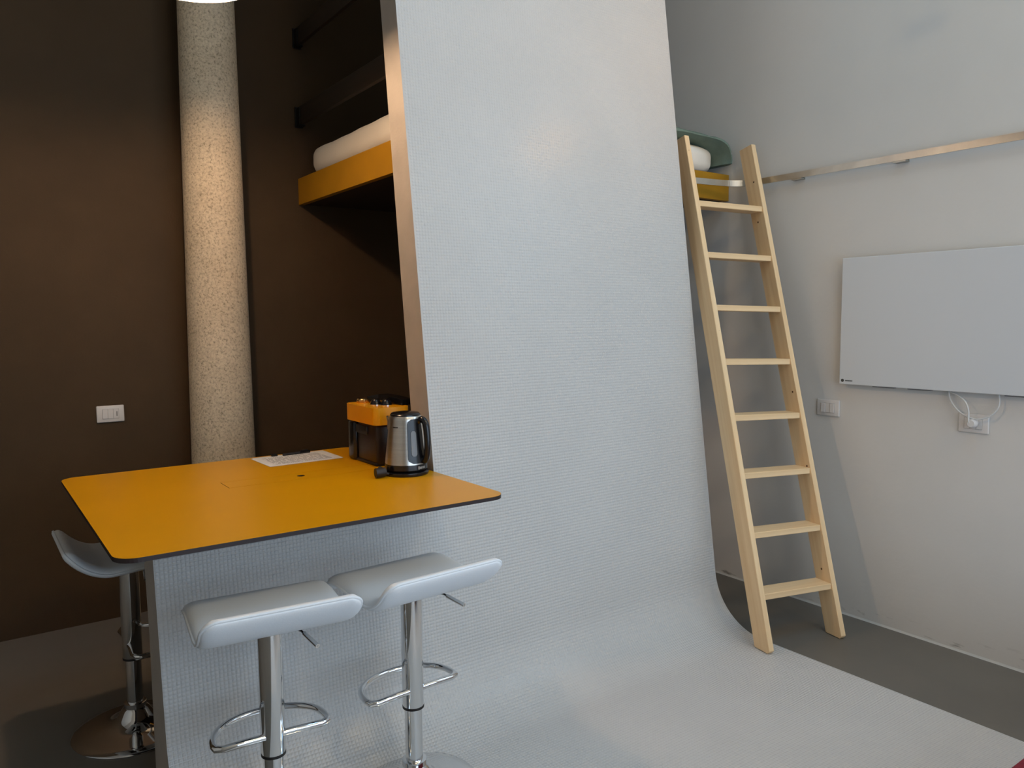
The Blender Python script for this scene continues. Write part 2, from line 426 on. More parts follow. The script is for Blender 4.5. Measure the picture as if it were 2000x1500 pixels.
hl = obj('hatch_lid', plate(lid_o, [circ], 0.0115, 0.012), 'yellow_laminate', tb)
obj('lid_core', plate(lid_o, [circ], 0.0061, 0.0115), 'laminate_core', hl)
hl['label'] = 'narrow yellow hatch lid with a finger hole'

# ------------------------------------------------------------------ bar stools
def smooth_path(pts, n):
    """Catmull-Rom resample of 2-D points"""
    P = [Vector(p) for p in pts]; out = []
    for i in range(len(P) - 1):
        p0 = P[max(i - 1, 0)]; p1 = P[i]; p2 = P[i + 1]; p3 = P[min(i + 2, len(P) - 1)]
        for k in range(n):
            t = k / n
            out.append(0.5 * ((2 * p1) + (-p0 + p2) * t + (2 * p0 - 5 * p1 + 4 * p2 - p3) * t * t + (-p0 + 3 * p1 - 3 * p2 + p3) * t ** 3))
    out.append(P[-1]); return out
SEAT = smooth_path([(0.175, -0.030), (0.155, -0.006), (0.11, 0.004), (0.04, 0.0), (-0.03, -0.006), (-0.085, -0.008), (-0.128, 0.006), (-0.166, 0.033), (-0.199, 0.070), (-0.207, 0.081)], 5)
HW = 0.195
def seat_mesh(sign, th_mid, th_edge):
    """one skin of the seat: sign +1 padded top, -1 shell below"""
    bm = bmesh.new(); n = len(SEAT); nu = 26; grid = []
    Ls = [0.0]
    for a, b in zip(SEAT, SEAT[1:]): Ls.append(Ls[-1] + (b - a).length)
    tot = Ls[-1]
    for i, p in enumerate(SEAT):
        t = (SEAT[min(i + 1, n - 1)] - SEAT[max(i - 1, 0)]).normalized(); nrm = Vector((t.y, -t.x))
        if nrm.y < 0 and i < n // 2: nrm = -nrm
        nrm = Vector((-t.y, t.x)) if Vector((-t.y, t.x)).y > 0 or i > n // 2 and False else Vector((t.y, -t.x))
        s = Ls[i]; e = min(s, tot - s); rc = 0.042
        hw = HW - (rc - math.sqrt(max(0, rc * rc - (rc - min(e, rc)) ** 2)))
        row = []
        for k in range(nu + 1):
            u = -math.cos(math.pi * k / nu) if True else 0
            x = hw * u
            ed = min((hw - abs(x)), e) ; f = min(1.0, ed / 0.035); f = math.sqrt(max(0, 1 - (1 - f) ** 2))
            h = th_edge + (th_mid - th_edge) * f
            q = p + nrm * h * sign
            row.append(bm.verts.new((x, q.x, q.y)))
        grid.append(row)
    for A, B in zip(grid, grid[1:]):
        for k in range(nu): bm.faces.new((A[k], A[k + 1], B[k + 1], B[k]))
    border = [v.co.copy() for v in grid[0]] + [r[-1].co.copy() for r in grid[1:]] + [v.co.copy() for v in grid[-1][::-1][1:]] + [r[0].co.copy() for r in grid[-2:0:-1]]
    return bm, border
def make_stool(label):
    t = thing('bar_stool', label, 'stool', group='white low-backed bar stools at the yellow table')
    z0 = 0.655
    # base plate with trumpet cone
    prof = [(0, 0), (0.203, 0), (0.205, 0.004), (0.200, 0.009), (0.17, 0.016), (0.12, 0.024), (0.08, 0.036), (0.058, 0.055), (0.044, 0.078), (0.037, 0.085), (0.037, 0.102), (0.030, 0.104), (0, 0.104)]
    obj('base', lathe(bmesh.new(), prof, 64), 'chrome', t, True)
    obj('inner_tube', lathe(bmesh.new(), [(0, 0.100), (0.0265, 0.100), (0.0265, 0.275), (0, 0.275)], 40), 'chrome', t, True)
    ot = obj('outer_tube', lathe(bmesh.new(), [(0, 0.272), (0.0315, 0.272), (0.0325, 0.274), (0.0325, z0 - 0.022), (0, z0 - 0.022)], 40), 'chrome', t, True)
    obj('rubber_ring', lathe(bmesh.new(), [(0.027, 0.266), (0.0328, 0.266), (0.0328, 0.2735), (0.027, 0.2735)], 40), 'black_matte', ot, True)
    # D-shaped foot rest
    pts = []
    zf = 0.325
    for i in range(25):
        a = math.pi * i / 24
        pts.append((0.150 * math.cos(a) * (1 + 0.0), 0.005 + 0.135 * math.sin(a) ** 0.8, zf))
    for i in range(1, 8):
        a = math.pi + math.pi / 2 * i / 8
    lp = pts + [(-0.147, -0.010, zf), (-0.128, -0.018, zf), (-0.06, -0.014, zf), (0.06, -0.014, zf), (0.128, -0.018, zf), (0.147, -0.010, zf)]
    obj('foot_rest', tube(bmesh.new(), lp, 0.0095, 12, closed=True), 'chrome', t, True)
    # seat
    bm, border = seat_mesh(1, 0.021, 0.003); obj('seat_pad', bm, 'leatherette', t, True, (0, 0, z0))
    bm, border2 = seat_mesh(-1, 0.014, 0.003); sh = obj('seat_shell', bm, 'leatherette', t, True, (0, 0, z0))
    mid = [(a + b) / 2 for a, b in zip(border, border2)]
    obj('piping', tube(bmesh.new(), mid, 0.0048, 8, closed=True), 'leatherette', t, True, (0, 0, z0))
    bm = bmesh.new(); box(bm, (-0.08, -0.08, z0 - 0.03), (0.08, 0.08, z0 - 0.012), 0.004); obj('mounting_plate', bm, 'black_matte', t)
    # height lever
    l0, l1, l2 = Vector((0.03, 0.02, z0 - 0.030)), Vector((0.068, -0.075, z0 - 0.036)), Vector((0.088, -0.150, z0 - 0.052))
    lv = obj('lever', tube(bmesh.new(), [l0, l1, l2], 0.0035, 8), 'chrome', t, True)
    obj('grip', tube(bmesh.new(), [l1.lerp(l2, 0.15), l2], 0.0062, 10), 'chrome', lv, True)
    return t
def dup(root, label):
    r = root.copy(); C.objects.link(r); r['label'] = label
    for ch in list(root.children):
        c = ch.copy(); C.objects.link(c); c.parent = r
        for gg in ch.children:
            d = gg.copy(); C.objects.link(d); d.parent = c
    return r
s1 = make_stool('white bar stool nearest the left end of the mosaic partition, in front of it')
s1.location = (0.635, 2.00, FT + 0.0015); s1.rotation_euler = (0, 0, R(-6))
s2 = dup(s1, 'white bar stool under the right front corner of the yellow table, beside the kettle end')
s2.location = (1.062, 2.0, FT + 0.0015); s2.rotation_euler = (0, 0, R(3))
s3 = dup(s1, 'shaded white bar stool at the left side of the table, on the grey floor')
s3.location = (0.445, 2.925, -0.0); s3.rotation_euler = (0, 0, R(-90)); s3.scale = (1, 1, 0.965)
for c in s3.children:
    if c.name.startswith('lever'): c.rotation_euler = (0, 0, R(68))

# ------------------------------------------------------------------ kettle
kt = thing('electric_kettle', 'stainless steel electric kettle with black handle standing on the yellow table', 'kettle', (1.278, 2.425, T))
obj('power_base', lathe(bmesh.new(), [(0, 0), (0.078, 0), (0.080, 0.004), (0.079, 0.012), (0.070, 0.017), (0, 0.017)], 48), 'black_plastic', kt, True)
obj('collar', lathe(bmesh.new(), [(0, 0.017), (0.073, 0.018), (0.0765, 0.022), (0.0755, 0.040), (0, 0.040)], 48), 'black_plastic', kt, True)
def body_r(z): return 0.0745 - (z - 0.040) / (0.208 - 0.040) * 0.0185 - 0.0
kb = obj('body', lathe(bmesh.new(), [(0, 0.040), (body_r(0.040), 0.0405)] + [(body_r(0.04 + 0.168 * i / 12), 0.04 + 0.168 * i / 12) for i in range(1, 12)] + [(body_r(0.205), 0.206), (body_r(0.208) - 0.002, 0.209), (0, 0.209)], 56), 'steel', kt, True)
obj('lid', lathe(bmesh.new(), [(0.0, 0.209), (0.0535, 0.209), (0.0535, 0.213), (0.048, 0.219), (0.025, 0.2225), (0, 0.2235)], 48), 'black_plastic', kt, True)
# spout lip on the far-left side
bm = bmesh.new(); sd = R(150)
ring = []
for i, (rr, zz, hw) in enumerate(((body_r(0.165) - 0.003, 0.160, 0.012), (body_r(0.19) - 0.002, 0.188, 0.017), (body_r(0.208) + 0.004, 0.207, 0.016))):
    ring.append([bm.verts.new(((rr + (0.0 if k != 1 else 0.007)) * math.cos(sd) - (k - 1) * hw * math.sin(sd), (rr + (0.0 if k != 1 else 0.007)) * math.sin(sd) + (k - 1) * hw * math.cos(sd), zz)) for k in range(3)])
for A, B in zip(ring, ring[1:]):
    for k in range(2): bm.faces.new((A[k], A[k + 1], B[k + 1], B[k]))
obj('spout', bm, 'steel', kb, True)
HA = R(-86)      # handle azimuth
def patch(a0, a1, z0, z1, off, rad=0.0):
    """curved strip hugging the conical body"""
    bm = bmesh.new(); na, nz = 10, 18; rows = []
    for layer in (0, 1):
        rr = []
        for j in range(nz + 1):
            z = z0 + (z1 - z0) * j / nz
            e = min(z - z0, z1 - z); sh = 1.0
            if e < rad: sh = 1 - (1 - math.sqrt(max(0, 1 - (1 - e / rad) ** 2))) * 0.55
            am = (a0 + a1) / 2; hw = (a1 - a0) / 2 * sh
            rr.append([bm.verts.new(((body_r(z) + off * layer - 0.0005) * math.cos(am + hw * (2 * i / na - 1)), (body_r(z) + off * layer - 0.0005) * math.sin(am + hw * (2 * i / na - 1)), z)) for i in range(na + 1)])
        rows.append(rr)
    o_, i_ = rows[1], rows[0]
    for j in range(nz):
        for i in range(na): bm.faces.new((o_[j][i], o_[j][i + 1], o_[j + 1][i + 1], o_[j + 1][i]))
        bm.faces.new((i_[j][0], o_[j][0], o_[j + 1][0], i_[j + 1][0])); bm.faces.new((i_[j][na], i_[j + 1][na], o_[j + 1][na], o_[j][na]))
    for i in range(na):
        bm.faces.new((i_[0][i], i_[0][i + 1], o_[0][i + 1], o_[0][i])); bm.faces.new((i_[nz][i], o_[nz][i], o_[nz][i + 1], i_[nz][i + 1]))
    return bm
hp = obj('handle_panel', patch(HA - 0.46, HA + 0.46, 0.046, 0.200, 0.006, 0.02), 'black_plastic', kt, True)
obj('water_gauge', patch(HA - 0.30, HA - 0.02, 0.072, 0.160, 0.0085, 0.012), 'gauge', hp, True)
pts = []
for t_, rr, zz in [(0, body_r(0.195), 0.188), (1, 0.070, 0.198), (2, 0.083, 0.194), (3, 0.092, 0.175), (4, 0.096, 0.14), (5, 0.096, 0.10), (6, 0.091, 0.068), (7, 0.083, 0.054), (8, body_r(0.05), 0.055)]:
    pts.append((rr * math.cos(HA + 0.34), rr * math.sin(HA + 0.34), zz))
pp = [Vector(p) for p in pts]; fine = []
for i in range(len(pp) - 1):
    p0, p1, p2, p3 = pp[max(i - 1, 0)], pp[i], pp[i + 1], pp[min(i + 2, len(pp) - 1)]
    for k in range(4):
        t_ = k / 4; fine.append(0.5 * ((2 * p1) + (-p0 + p2) * t_ + (2 * p0 - 5 * p1 + 4 * p2 - p3) * t_ * t_ + (-p0 + 3 * p1 - 3 * p2 + p3) * t_ ** 3))
fine.append(pp[-1])
obj('handle', tube(bmesh.new(), fine, 0.0115, 12), 'black_plastic', kt, True)
# small pale lettering strip on the collar and mark on the body
bm = bmesh.new()
for i in range(6):
    a0 = HA + 0.02 + i * 0.075; a1 = a0 + (0.055 if i else 0.065); rr = 0.0772; z0_, z1_ = (0.0255, 0.0335) if i else (0.024, 0.0355)
    q = [bm.verts.new((rr * math.cos(a), rr * math.sin(a), z)) for a, z in ((a0, z0_), (a1, z0_), (a1, z1_), (a0, z1_))]; bm.faces.new(q)
obj('lettering', bm, 'print_grey', kt)
bm = bmesh.new()
for i in range(5):
    a0 = HA - 1.35 + i * 0.07; rr = body_r(0.172) + 0.0006
    q = [bm.verts.new((rr * math.cos(a), rr * math.sin(a), z)) for a, z in ((a0, 0.170), (a0 + 0.05, 0.170), (a0 + 0.05, 0.1745), (a0, 0.1745))]; bm.faces.new(q)
obj('marking', bm, 'black_matte', kb)
# cord with plug curled at the left of the base
cp = [(-0.070, -0.015, 0.008), (-0.088, -0.012, 0.012), (-0.100, -0.001, 0.016), (-0.103, 0.012, 0.022), (-0.094, 0.020, 0.028), (-0.085, 0.010, 0.024), (-0.088, -0.004, 0.020), (-0.104, -0.010, 0.018)]
cd = obj('cord', tube(bmesh.new(), smooth_path(cp, 4), 0.0045, 10), 'black_matte', kt, True)
bm = bmesh.new(); tube(bm, [(-0.094, -0.016, 0.019), (-0.110, -0.018, 0.019), (-0.128, -0.016, 0.019)], 0.0165, 16); obj('plug', bm, 'black_matte', cd, True)

# ------------------------------------------------------------------ coffee machine
cm = thing('coffee_machine', 'black and yellow capsule coffee machine behind the kettle on the yellow table', 'coffee machine', (1.31, 2.72, T))
bm = bmesh.new(); box(bm, (-0.062, -0.125, 0.004), (0.060, 0.050, 0.158), 0.014, 3); obj('body', bm, 'brown_plastic', cm, True)
bm = bmesh.new(); box(bm, (-0.066, -0.120, 0), (0.062, 0.055, 0.012), 0.005); obj('base', bm, 'black_matte', cm, True)
bm = bmesh.new(); box(bm, (-0.072, 0.055, 0.0), (0.06, 0.118, 0.156), 0.012, 3); obj('water_tank', bm, 'black_plastic', cm, True)
bm = bmesh.new(); box(bm, (-0.069, -0.05, 0.112), (-0.058, 0.045, 0.146), 0.004); obj('side_panel', bm, 'black_matte', cm, True)
out = rrect(-0.080, -0.150, 0.068, 0.118, 0.026, 8)
bm = plate(out, [], 0.158, 0.222); es = [e for e in bm.edges if all(v.co.z > 0.2 for v in e.verts) and any(abs(f.normal.z) < 0.5 for f in e.link_faces)]
hd = obj('head', bm, 'machine_yellow', cm, False); hd['label'] = 'glossy yellow head of the machine'
bv = hd.modifiers.new('bevel', 'BEVEL'); bv.width = 0.006; bv.segments = 3; bv.limit_method = 'ANGLE'
gr = obj('capsule_lid', lathe(bmesh.new(), [(0, 0), (0.026, 0), (0.027, 0.003), (0.027, 0.014), (0.024, 0.017), (0.020, 0.015), (0, 0.015)], 36), 'gold', cm, True, (-0.022, 0.070, 0.222))
for kx, ky in ((-0.018, -0.030), (0.006, -0.072)):
    kn = obj('knob', lathe(bmesh.new(), [(0, 0), (0.021, 0.0), (0.021, 0.003), (0.020, 0.007), (0.016, 0.018), (0.009, 0.024), (0, 0.0255)], 32), 'black_plastic', cm, True, (kx, ky, 0.222))
    obj('chrome_ring', lathe(bmesh.new(), [(0.019, 0), (0.0232, 0), (0.0232, 0.0028), (0.019, 0.0028)], 32), 'chrome', kn, True)
bm = bmesh.new(); tube(bm, [(0.015, 0.075, 0.236), (0.038, 0.02, 0.246), (0.060, -0.045, 0.241), (0.078, -0.105, 0.232)], 0, rect=(0.052, 0.022)); obj('lever', bm, 'black_plastic', cm)

# ------------------------------------------------------------------ papers and pen
p1 = obj('paper_sheet', BX((-0.148, -0.105, 0), (0.148, 0.105, 0.0006)), 'printed_sheet', None, False, (1.072, 2.955, T + 0.0008)); p1.rotation_euler = (0, 0, R(2))
tag(p1, 'white printed sheet lying on top near the back edge of the yellow table', 'paper')
p2 = obj('paper_sheet', BX((-0.148, -0.105, 0), (0.148, 0.105, 0.0006)), 'printed_sheet', None, False, (1.080, 2.968, T + 0.0001)); p2.rotation_euler = (0, 0, R(0.5))
tag(p2, 'white sheet peeking out from under the printed sheet on the yellow table', 'paper')
pn = thing('pen', 'small black pen lying across the top edge of the printed sheet', 'pen', (1.10, 3.045, T + 0.0068), R(6))
obj('barrel', tube(bmesh.new(), [(-0.055, 0, 0), (0.035, 0, 0), (0.048, 0, 0)], 0.0052, 12), 'black_matte', pn, True)
obj('cap', tube(bmesh.new(), [(0.020, 0, 0), (0.062, 0, 0)], 0.0064, 12), 'black_plastic', pn, True)
obj('clip', BX((0.022, -0.0015, 0.006), (0.055, 0.0015, 0.0095)), 'black_metal', pn)
ck = thing('binder_clip', 'small black clip gripping the back edge of the printed sheets', 'clip', (1.015, 3.058, T + 0.0016), R(4))
bm = bmesh.new()
tube(bm, [(0, 0, 0.0), (0, 0.010, 0.007), (0, -0.012, 0.003)], 0, rect=(0.022, 0.0022)); obj('spring', bm, 'black_metal', ck)
obj('wire', tube(bmesh.new(), [(-0.007, 0.006, 0.004), (-0.004, -0.012, 0.012), (0.004, -0.012, 0.012), (0.007, 0.006, 0.004)], 0.0009, 6), 'black_metal', ck)

# ------------------------------------------------------------------ loft bed
bed = thing('loft_bed', 'mustard painted loft bed platform fixed between the dark wall and the mosaic partition', 'bed', (2.48, 3.42, 2.06))
bx0, bx1, by0, by1 = 1.541 - 2.48, 3.416 - 2.48, 2.735 - 3.42, 4.096 - 3.42
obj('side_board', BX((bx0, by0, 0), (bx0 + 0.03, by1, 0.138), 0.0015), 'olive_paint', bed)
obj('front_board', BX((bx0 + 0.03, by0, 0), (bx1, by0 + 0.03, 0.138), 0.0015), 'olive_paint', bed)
obj('deck', BX((bx0 + 0.03, by0 + 0.03, 0.10), (bx1, by1, 0.128)), 'underside', bed)
obj('underside_panel', BX((bx0 + 0.03, by0 + 0.03, 0.003), (bx1, by1, 0.012)), 'underside', bed)
m_ = obj('mattress', pillow((1.585, 2.80, 2.204), (3.378, 4.03, 2.360), 0.062, 22, 0.010, 5.0), 'linen', None, True)
tag(m_, 'white mattress with rumpled sheet lying on the mustard loft bed', 'mattress')
for k, (z0_, z1_) in enumerate(((2.475, 2.570), (2.885, 2.975))):
    lab = ('lower dark brown guard rail above the loft bed mattress', 'upper dark brown guard rail high above the loft bed')[k]
    g_ = thing('guard_rail', lab, 'rail', (1.555, 4.09, z0_), group='dark guard rails of the loft bed')
    obj('board', BX((-0.011, -1.30 + 0.03 * k, 0), (0.011, -0.004, z1_ - z0_), 0.002), 'dark_board', g_)
    bm = bmesh.new(); h = z1_ - z0_
    box(bm, (-0.022, -0.004, -0.008), (0.020, 0.004, h + 0.002)); box(bm, (-0.018, -0.05, -0.006), (0.016, 0.0, -0.001)); box(bm, (-0.018, -0.05, -0.004), (-0.0125, 0.0, h * 0.9))
    obj('bracket', bm, 'black_metal', g_)
# folded quilt over the right end of the mattress
def quilt():
    bm = bmesh.new(); nu, nv = 44, 26; top = []; x0, x1, y0, y1 = 2.90, 3.395, 2.775, 3.45
    path = [(x0, 2.376), (x0 + 0.03, 2.389), (3.10, 2.402), (3.22, 2.398), (3.30, 2.380), (3.355, 2.352), (3.385, 2.318), (3.396, 2.280), (3.396, 2.250)]
    pth = smooth_path(path, 5); rows = []
    for layer in (0, 1):
        rr = []
        for i, p in enumerate(pth):
            t = (pth[min(i + 1, len(pth) - 1)] - pth[max(i - 1, 0)]).normalized(); nn = Vector((-t.y, t.x))
            row = []
            for j in range(nv + 1):
                v = j / nv; y = y0 + (y1 - y0) * v; fl = max(0.0, min(1.0, (p.x - 3.20) / 0.17)); y -= 0.075 * fl * fl * (3 - 2 * fl) * (1 - v) ** 2
                lump = noise.noise(Vector((p.x * 9, y * 9, 3))) * 0.010
                seam = 0.006 * max(0, 1 - min(abs((i % 13) - 6), 6) / 1.2) + 0.006 * max(0, 1 - abs((j % 7) - 3) / 0.9)
                edge = 0.028 * (1 - min(1, (v) / 0.10)) ** 2 + 0.02 * (1 - min(1, (1 - v) / 0.1)) ** 2
                q = p + nn * (((0.026 + lump - seam) if layer else -0.020) * (1 if layer else 1) - (edge if layer else -edge * 0.4))
                dip = 0.0
                row.append(bm.verts.new((min(q.x, 3.414), y, q.y - dip)))
            rr.append(row)
        rows.append(rr)
    a, b = rows
    for i in range(len(pth) - 1):
        for j in range(nv):
            bm.faces.new((b[i][j], b[i][j + 1], b[i + 1][j + 1], b[i + 1][j])); bm.faces.new((a[i][j], a[i + 1][j], a[i + 1][j + 1], a[i][j + 1]))
        for j in (0, nv): bm.faces.new((a[i][j], b[i][j], b[i + 1][j], a[i + 1][j]))
    for i in (0, len(pth) - 1):
        for j in range(nv): bm.faces.new((a[i][j], a[i][j + 1], b[i][j + 1], b[i][j]))
    return bm
tag(obj('quilt', quilt(), 'blanket_green', None, True), 'folded sage green quilt lying on the right end of the loft bed', 'quilt')

# ------------------------------------------------------------------ steel ladder rail
rl = thing('ladder_rail', 'flat steel rail running along the white wall and bending around the loft bed', 'rail', (3.385, 2.0, 2.13))
pts = [(2.885, 2.700), (3.00, 2.688), (3.10, 2.674), (3.22, 2.655), (3.30, 2.636), (3.345, 2.607), (3.372, 2.565), (3.384, 2.51), (3.388, 2.44), (3.389, 2.30)]
P = smooth_path(pts, 5) + [Vector((3.389, y)) for y in (2.0, 1.86, 1.80, 1.5, 1.2, 1.06)]
loc = Vector((3.385, 2.0, 2.13))
obj('bar', tube(bmesh.new(), [Vector((p.x, p.y, 2.129)) - loc for p in P], 0, rect=(0.006, 0.030)), 'galvanised', rl)
for y in (2.305, 1.795, 1.2):
    bm = bmesh.new(); box(bm, (3.387 - loc.x, y - 0.028 - loc.y, 2.108 - loc.z), (3.419 - loc.x, y + 0.028 - loc.y, 2.114 - loc.z), 0.001)
    box(bm, (3.4135 - loc.x, y - 0.028 - loc.y, 2.108 - loc.z), (3.419 - loc.x, y + 0.028 - loc.y, 2.14 - loc.z)); obj('bracket', bm, 'galvanised', rl)

# ------------------------------------------------------------------ pine ladder
lb = Vector((2.725, 1.929, 0.0)); u = Vector((0.9778, -0.2095, 0)); v = Vector((0.2095, 0.9778, 0))
yaw = math.atan2(u.y, u.x); tilt = math.atan2(0.716, 2.316); LEN = 2.316 / math.cos(tilt); Wd = 0.4116; ST = 0.027; DP = 0.092
lb.z = 0.0078
ld = thing('ladder', 'light pine ladder with flat treads leaning on the steel rail by the loft bed', 'ladder', lb, yaw)
ld.rotation_euler = (0, R(1.37), yaw)
tt = math.tan(tilt)
def stile(x, zb):
    bm = bmesh.new(); dh = DP / math.cos(tilt)
    pr = [(0.004, zb + 0.014), (0.016, zb), (dh, zb), (dh + 2.30 * tt, 2.30), (2.316 * tt, 2.316)]
    a = [bm.verts.new((x, y, z)) for y, z in pr]; b = [bm.verts.new((x + ST, y, z)) for y, z in pr]
    bm.faces.new(a); bm.faces.new(b[::-1])
    for i in range(5): bm.faces.new((a[i], a[(i + 1) % 5], b[(i + 1) % 5], b[i]))
    bmesh.ops.bevel(bm, geom=bm.edges[:], offset=0.002, segments=1, affect='EDGES')
    # straighten: pine grain follows the stile, mesh kept in a tilted local frame
    rot = Matrix.Rotation(tilt, 4, 'X'); bmesh.ops.transform(bm, matrix=rot, verts=bm.verts[:])
    o = obj('stile', bm, 'pine', ld); o.rotation_euler = (-tilt, 0, 0); return o
stl = [stile(0, 0.0), stile(Wd, 0.0035)]
rung_z = [0.237 + 0.2506 * i for i in range(8)]
for i, z in enumerate(rung_z):
    bm = bmesh.new(); L = Wd - ST; dh = DP / math.cos(tilt) - 0.004
    box(bm, (-0.0135, -dh / 2, -L / 2), (0.0135, dh / 2, L / 2), 0.002, 1)      # grain along Z, then turned
    o = obj('tread', bm, 'pine', ld); o.rotation_euler = (0, R(90), 0); o.location = (ST + L / 2, (z + 0.0) * tt + 0.002 + dh / 2, z - 0.0135)
# knots and screw plugs on the stiles
for si, x, z in ((0, 0.013, 0.33), (0, 0.010, 0.42), (0, 0.012, 0.50), (0, 0.014, 1.60), (0, 0.016, 1.37), (1, 0.02, 1.66), (0, 0.013, 2.24)):
    o = obj('knot', lathe(bmesh.new(), [(0, 0), (0.0045, 0), (0, 0.0007)], 12), 'knot', stl[si])
    s_ = z / math.cos(tilt); o.rotation_euler = (R(90), 0, 0); o.location = (x + (Wd if si else 0), 0.0 + 0.0004, s_)
for y, z in ((0.045, 0.30), (0.02, 0.75), (0.06, 0.98), (0.05, 1.93), (0.03, 2.13), (0.025, 1.09)):
    o = obj('knot', lathe(bmesh.new(), [(0, 0), (0.005, 0), (0, 0.0007)], 12), 'knot', stl[1])
    o.rotation_euler = (0, R(-90), 0); o.location = (Wd - 0.0003, y, z / math.cos(tilt))

# ------------------------------------------------------------------ white wall panel
pl = thing('heating_panel', 'large white flat panel mounted on the right wall', 'panel', (3.385, 1.44, 1.12))
obj('face', BX((-0.010, -0.30, 0.0), (0.010, 0.602, 0.588), 0.003), 'white_metal', pl)
for y in (0.40, 0.24, -0.15):
    obj('spacer', BX((0.010, y - 0.05, -0.006), (0.034, y + 0.05, 0.04), 0.002), 'grey_rubber', pl)
bm = bmesh.new()
ring = [bm.verts.new((-0.0104, 0.585 + 0.0075 * math.cos(2 * math.pi * i / 20), 0.018 + 0.0075 * math.sin(2 * math.pi * i / 20))) for i in range(20)]; bm.faces.new(ring)
for i in range(7):
    y = 0.571 - i * 0.0052
    q = [bm.verts.new((-0.0104, yy, zz)) for yy, zz in ((y, 0.0150), (y - 0.0042, 0.0150), (y - 0.0042, 0.0205), (y, 0.0205))]; bm.faces.new(q)
obj('logo', bm, 'logo_grey', pl)
# cables and plug below the panel
def c3(pts, n=6):
    P = [Vector(p) for p in pts]; out = []
    for i in range(len(P) - 1):
        p0, p1, p2, p3 = P[max(i - 1, 0)], P[i], P[i + 1], P[min(i + 2, len(P) - 1)]
        for k in range(n):
            t = k / n; out.append(0.5 * ((2 * p1) + (-p0 + p2) * t + (2 * p0 - 5 * p1 + 4 * p2 - p3) * t * t + (-p0 + 3 * p1 - 3 * p2 + p3) * t ** 3))
    return out + [P[-1]]
cb = thing('power_cable', 'white power cable looping from under the wall panel to the plug', 'cable', (3.40, 1.45, 1.0))
l0 = Vector((3.40, 1.45, 1.0))
loop = [(3.40, 1.555, 1.118), (3.398, 1.548, 1.085), (3.392, 1.520, 1.048), (3.388, 1.480, 1.022), (3.388, 1.435, 1.012), (3.390, 1.390, 1.028), (3.394, 1.362, 1.062), (3.398, 1.358, 1.095), (3.40, 1.362, 1.118)]
obj('loop', tube(bmesh.new(), [p - l0 for p in c3(loop)], 0.0036, 10), 'white_cable', cb, True)
lead = [(3.40, 1.550, 1.118), (3.392, 1.520, 1.106), (3.384, 1.485, 1.085), (3.378, 1.466, 1.050), (3.374, 1.462, 1.010), (3.374, 1.460, 0.995)]
obj('lead', tube(bmesh.new(), [p - l0 for p in c3(lead)], 0.0036, 10), 'white_cable', cb, True)
bm = bmesh.new(); bmm = lathe(bm, [(0, 0), (0.017, 0), (0.018, 0.003), (0.018, 0.026), (0.014, 0.032), (0, 0.032)], 28)
bmesh.ops.rotate(bm, verts=bm.verts[:], cent=(0, 0, 0), matrix=Matrix.Rotation(R(-90), 3, 'Y'))
obj('plug', bm, 'white_plastic', cb, True, Vector((3.404, 1.452, 0.993)) - l0)

# ------------------------------------------------------------------ switches and socket (Italian 3-module plates)
def plate_thing(name, label, cat, loc, rotz, keys, group):
    t = thing(name, label, cat, loc, rotz, group)      # local: X across, -Y out of the wall, Z up
    bm = bmesh.new(); box(bm, (-0.0595, -0.009, -0.040), (0.0595, 0.0, 0.040), 0.0045, 3); obj('cover_plate', bm, 'white_plastic', t, True)
    obj('module_frame', BX((-0.0355, -0.0096, -0.0235), (0.0355, -0.0085, 0.0235)), 'grey_line', t)
    for i, k in enumerate(keys):
        x = -0.0235 + i * 0.0235
        o = obj('rocker' if k != 's' else 'outlet', BX((x - 0.0112, -0.0130 if k == 'r' else -0.0105, -0.0225), (x + 0.0112, -0.009, 0.0225), 0.0012), 'white_plastic', t)
        if k == 'l': obj('indicator', BX((x + 0.001, -0.0116, -0.012), (x + 0.0065, -0.0104, 0.011), 0.0008), 'grey_line', o)
        if k == 's':
            for zz in (-0.013, 0, 0.013): obj('hole', lathe(bmesh.new(), [(0, 0), (0.0024, 0), (0, 0.0003)], 10), 'black_matte', o, False, (x, -0.0106, zz)).rotation_euler = (R(90), 0, 0)
    return t
plate_thing('light_switch', 'white light switch plate on the dark brown wall', 'switch', (0.580, YB, 1.002), 0, ['r', 'b', 'l'], None)
plate_thing('light_switch', 'white light switch plate on the white wall beside the ladder', 'switch', (XR, 2.119, 0.997), R(-90), ['r', 'b', 'r'], None)
plate_thing('wall_socket', 'white wall socket plate with a plug under the large white panel', 'socket', (XR, 1.459, 0.990), R(-90), ['b', 's', 'b'], None)

# ------------------------------------------------------------------ pendant lamp over the table
LX, LY, LZ = 0.675, 2.725, 2.553
lp = thing('pendant_lamp', 'glowing dome pendant lamp hanging over the yellow table', 'lamp', (LX, LY, LZ))
prof_o = [(0.208, 0.0), (0.206, 0.03), (0.19, 0.085), (0.15, 0.135), (0.09, 0.168), (0.03, 0.182), (0.02, 0.19)]
prof_i = [(r - 0.004, z - 0.002 if i else z) for i, (r, z) in enumerate(prof_o[:-1])]
bm = bmesh.new(); lathe(bm, prof_i[::-1] + prof_o, 64); sh_ = obj('lamp_shade', bm, 'shade_white', lp, True)
obj('socket', lathe(bmesh.new(), [(0, 0.10), (0.022, 0.10), (0.022, 0.21), (0.006, 0.225), (0, 0.225)], 24), 'black_matte', lp, True)
obj('bulb', lathe(bmesh.new(), [(0, 0.012), (0.018, 0.017), (0.028, 0.031), (0.030, 0.044), (0.026, 0.062), (0.016, 0.096), (0, 0.10)], 24), 'bulb', lp, True)
obj('cable', tube(bmesh.new(), [(0, 0, 0.22), (0, 0, ZC - LZ - 0.03)], 0.0035, 8), 'black_matte', lp)
